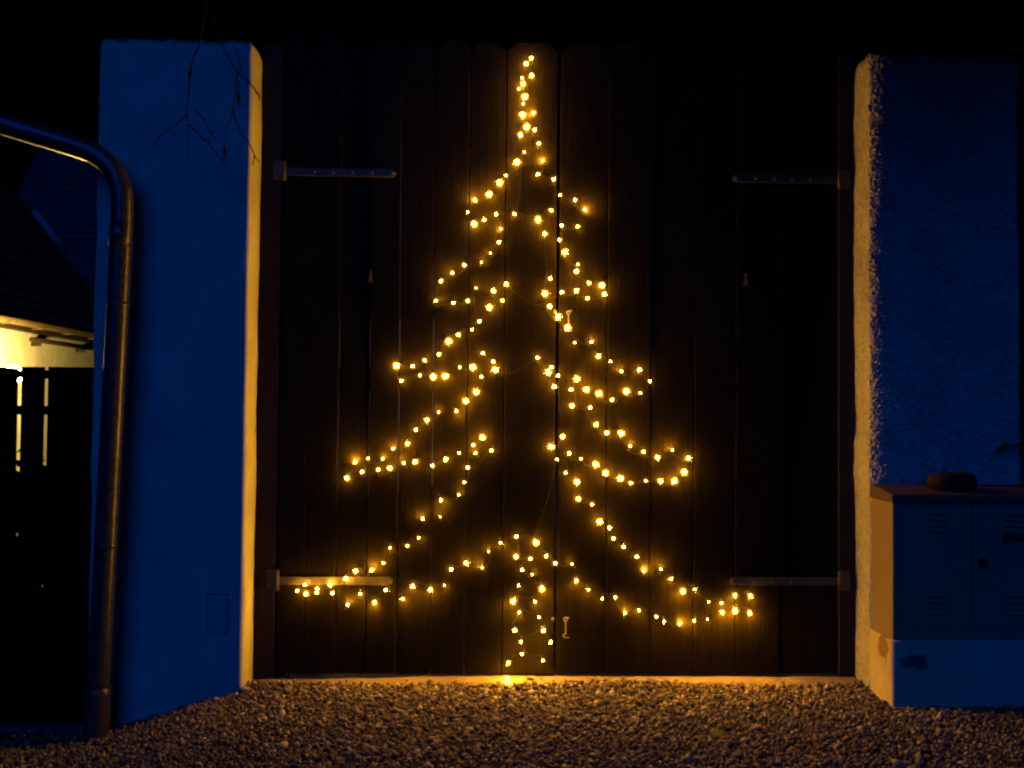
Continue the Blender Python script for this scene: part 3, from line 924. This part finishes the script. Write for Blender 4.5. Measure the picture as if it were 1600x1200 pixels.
tw([(-1.71, 2.65), (-1.655, 2.652)], 0.003, 0.002); tw([(-1.708, 2.648), (-1.715, 2.60)], 0.003, 0.002)
tw([(-1.85, 2.89), (-1.80, 2.84), (-1.765, 2.775), (-1.73, 2.745)], 0.0042)
tw([(-1.765, 2.78), (-1.715, 2.785)], 0.003, 0.002); tw([(-1.768, 2.778), (-1.775, 2.735)], 0.003, 0.002)
bud(-1.868, 3.09, -0.004, 0.07, 0.011)
tw([(-1.92, 3.82), (-1.80, 3.5), (-1.735, 3.25), (-1.68, 3.14), (-1.63, 3.07), (-1.585, 3.03), (-1.525, 2.955)], 0.0045)
tw([(-1.60, 3.045), (-1.56, 3.0), (-1.528, 2.945)], 0.0042)
tw([(-1.64, 3.08), (-1.638, 3.0), (-1.63, 2.95)], 0.003); bud(-1.637, 2.99, 0.01, 0.085, 0.011)
tw([(-1.75, 3.6), (-1.70, 3.3), (-1.645, 3.18), (-1.625, 3.08)], 0.0042)
tw([(-1.66, 2.90), (-1.63, 2.80), (-1.575, 2.72), (-1.548, 2.66), (-1.53, 2.635)], 0.0042)
tw([(-1.64, 3.07), (-1.652, 2.99), (-1.66, 2.90), (-1.685, 2.80), (-1.695, 2.70)], 0.0026)
tw([(-1.552, 2.672), (-1.558, 2.62)], 0.0032, 0.002)
bud(-1.695, 2.71, 0.0, 0.055, 0.009)
obj("twigs", bm, MAT["twig"], t)
# unseen leafage added out of the picture to shade the top of the rough wall
rnd = random.Random(8)
V, Fc = [], []
for k in range(170):
    c = Vector((rnd.gauss(1.75, 0.6), rnd.gauss(-2.3, 0.35), rnd.gauss(4.6, 0.42)))
    for j in range(60):
        p = c + Vector((rnd.gauss(0, .16), rnd.gauss(0, .16), rnd.gauss(0, .12)))
        a = Vector((rnd.uniform(-1, 1), rnd.uniform(-1, 1), rnd.uniform(-1, 1))).normalized() * 0.045
        b = a.orthogonal().normalized() * 0.022
        i = len(V)
        V += [tuple(p - a), tuple(p + b), tuple(p + a), tuple(p - b)]
        Fc.append((i, i + 1, i + 2, i + 3))
o = np_mesh("shade_crown", [tuple(Vector(v) - t.location) for v in V], Fc, MAT["foliage"], t)

# climbing stem on the right edge
t = empty("climbing_stem", "dark woody stem with a dry twig at the end of rough wall", "plant", (2.42, -0.24, 1.05))
bm = bmesh.new()
tube(bm, catmull([(2.45, -0.245, 1.09), (2.435, -0.24, 1.3), (2.447, -0.245, 1.7), (2.43, -0.24, 2.1), (2.44, -0.24, 2.7), (2.45, -0.235, 3.2)], 8), [0.03 - 0.0004 * i for i in range(41)], 10)
obj("stem", bm, MAT["twig"], t)
bm = bmesh.new()
tube(bm, catmull([(2.42, -0.25, 1.30), (2.36, -0.25, 1.28), (2.31, -0.25, 1.272), (2.275, -0.25, 1.262)], 4), 0.006, 6)
for dx, dz in ((0.0, 0.0), (0.02, 0.012), (-0.012, -0.008)):
    bmesh.ops.create_icosphere(bm, subdivisions=1, radius=0.014, matrix=Matrix.Translation((2.285 + dx, -0.25, 1.264 + dz)))
obj("twig", bm, MAT["twig"], t)

# ------------------------------------------------------------------ fallen leaves
LV = [(-0.894, -0.889, "yellow fallen leaf curled on the gravel left of the centre, below the lower hook's left side"),
      (-0.483, -0.874, ""), (-0.105, -0.932, ""), (-0.493, -1.217, ""), (0.523, -0.956, ""), (-1.072, -1.135, ""), (-0.995, -0.658, "")]
LBL = ["fallen leaf on the gravel midway between the two leftmost leaves",
       "yellow fallen leaf straight behind the frontmost one on the gravel",
       "large yellow fallen leaf on the gravel below the gate's centre gap",
       "brightest yellow leaf, frontmost of those on the gravel",
       "small dull leaf, rightmost of those fallen on the gravel",
       "curled dull yellow leaf, leftmost of those on the gravel",
       "fallen leaf lying closest to the gate on the gravel"]
rnd = random.Random(21)
for (x, y, _), lb in zip(LV, LBL):
    bm = bmesh.new()
    s = rnd.uniform(0.018, 0.026); a0 = rnd.uniform(0, 6.28)
    cen = []
    rows_ = []
    for i in range(9):
        u = i / 8
        w = math.sin(math.pi * min(1, u * 0.97 + 0.03)) ** 0.8 * 0.55
        rows_.append([bm.verts.new(((u - 0.5) * 2 * s, k * w * s, 0.35 * s * abs(k) + 0.5 * s * (u - 0.5) ** 2 * 2)) for k in (-1, 0, 1)])
    for p, q in zip(rows_, rows_[1:]):
        for k in range(2): bm.faces.new((p[k], p[k + 1], q[k + 1], q[k]))
    bmesh.ops.solidify(bm, geom=bm.faces[:], thickness=0.0008)
    tube(bm, [(-s, 0, 0.5 * s * 0.5), (-1.5 * s, 0.1 * s, 0.3 * s)], 0.0008, 5)
    bmesh.ops.transform(bm, matrix=Matrix.Rotation(a0, 4, 'Z') @ Matrix.Rotation(rnd.uniform(-.5, .5), 4, 'X'), verts=bm.verts)
    o = obj("fallen_leaf", bm, MAT["leaf"], smooth=True)
    o.location = (x, y, ground_z(x, y) + 0.014)
    tag(o, lb, "leaf", "yellow leaves fallen on the gravel")
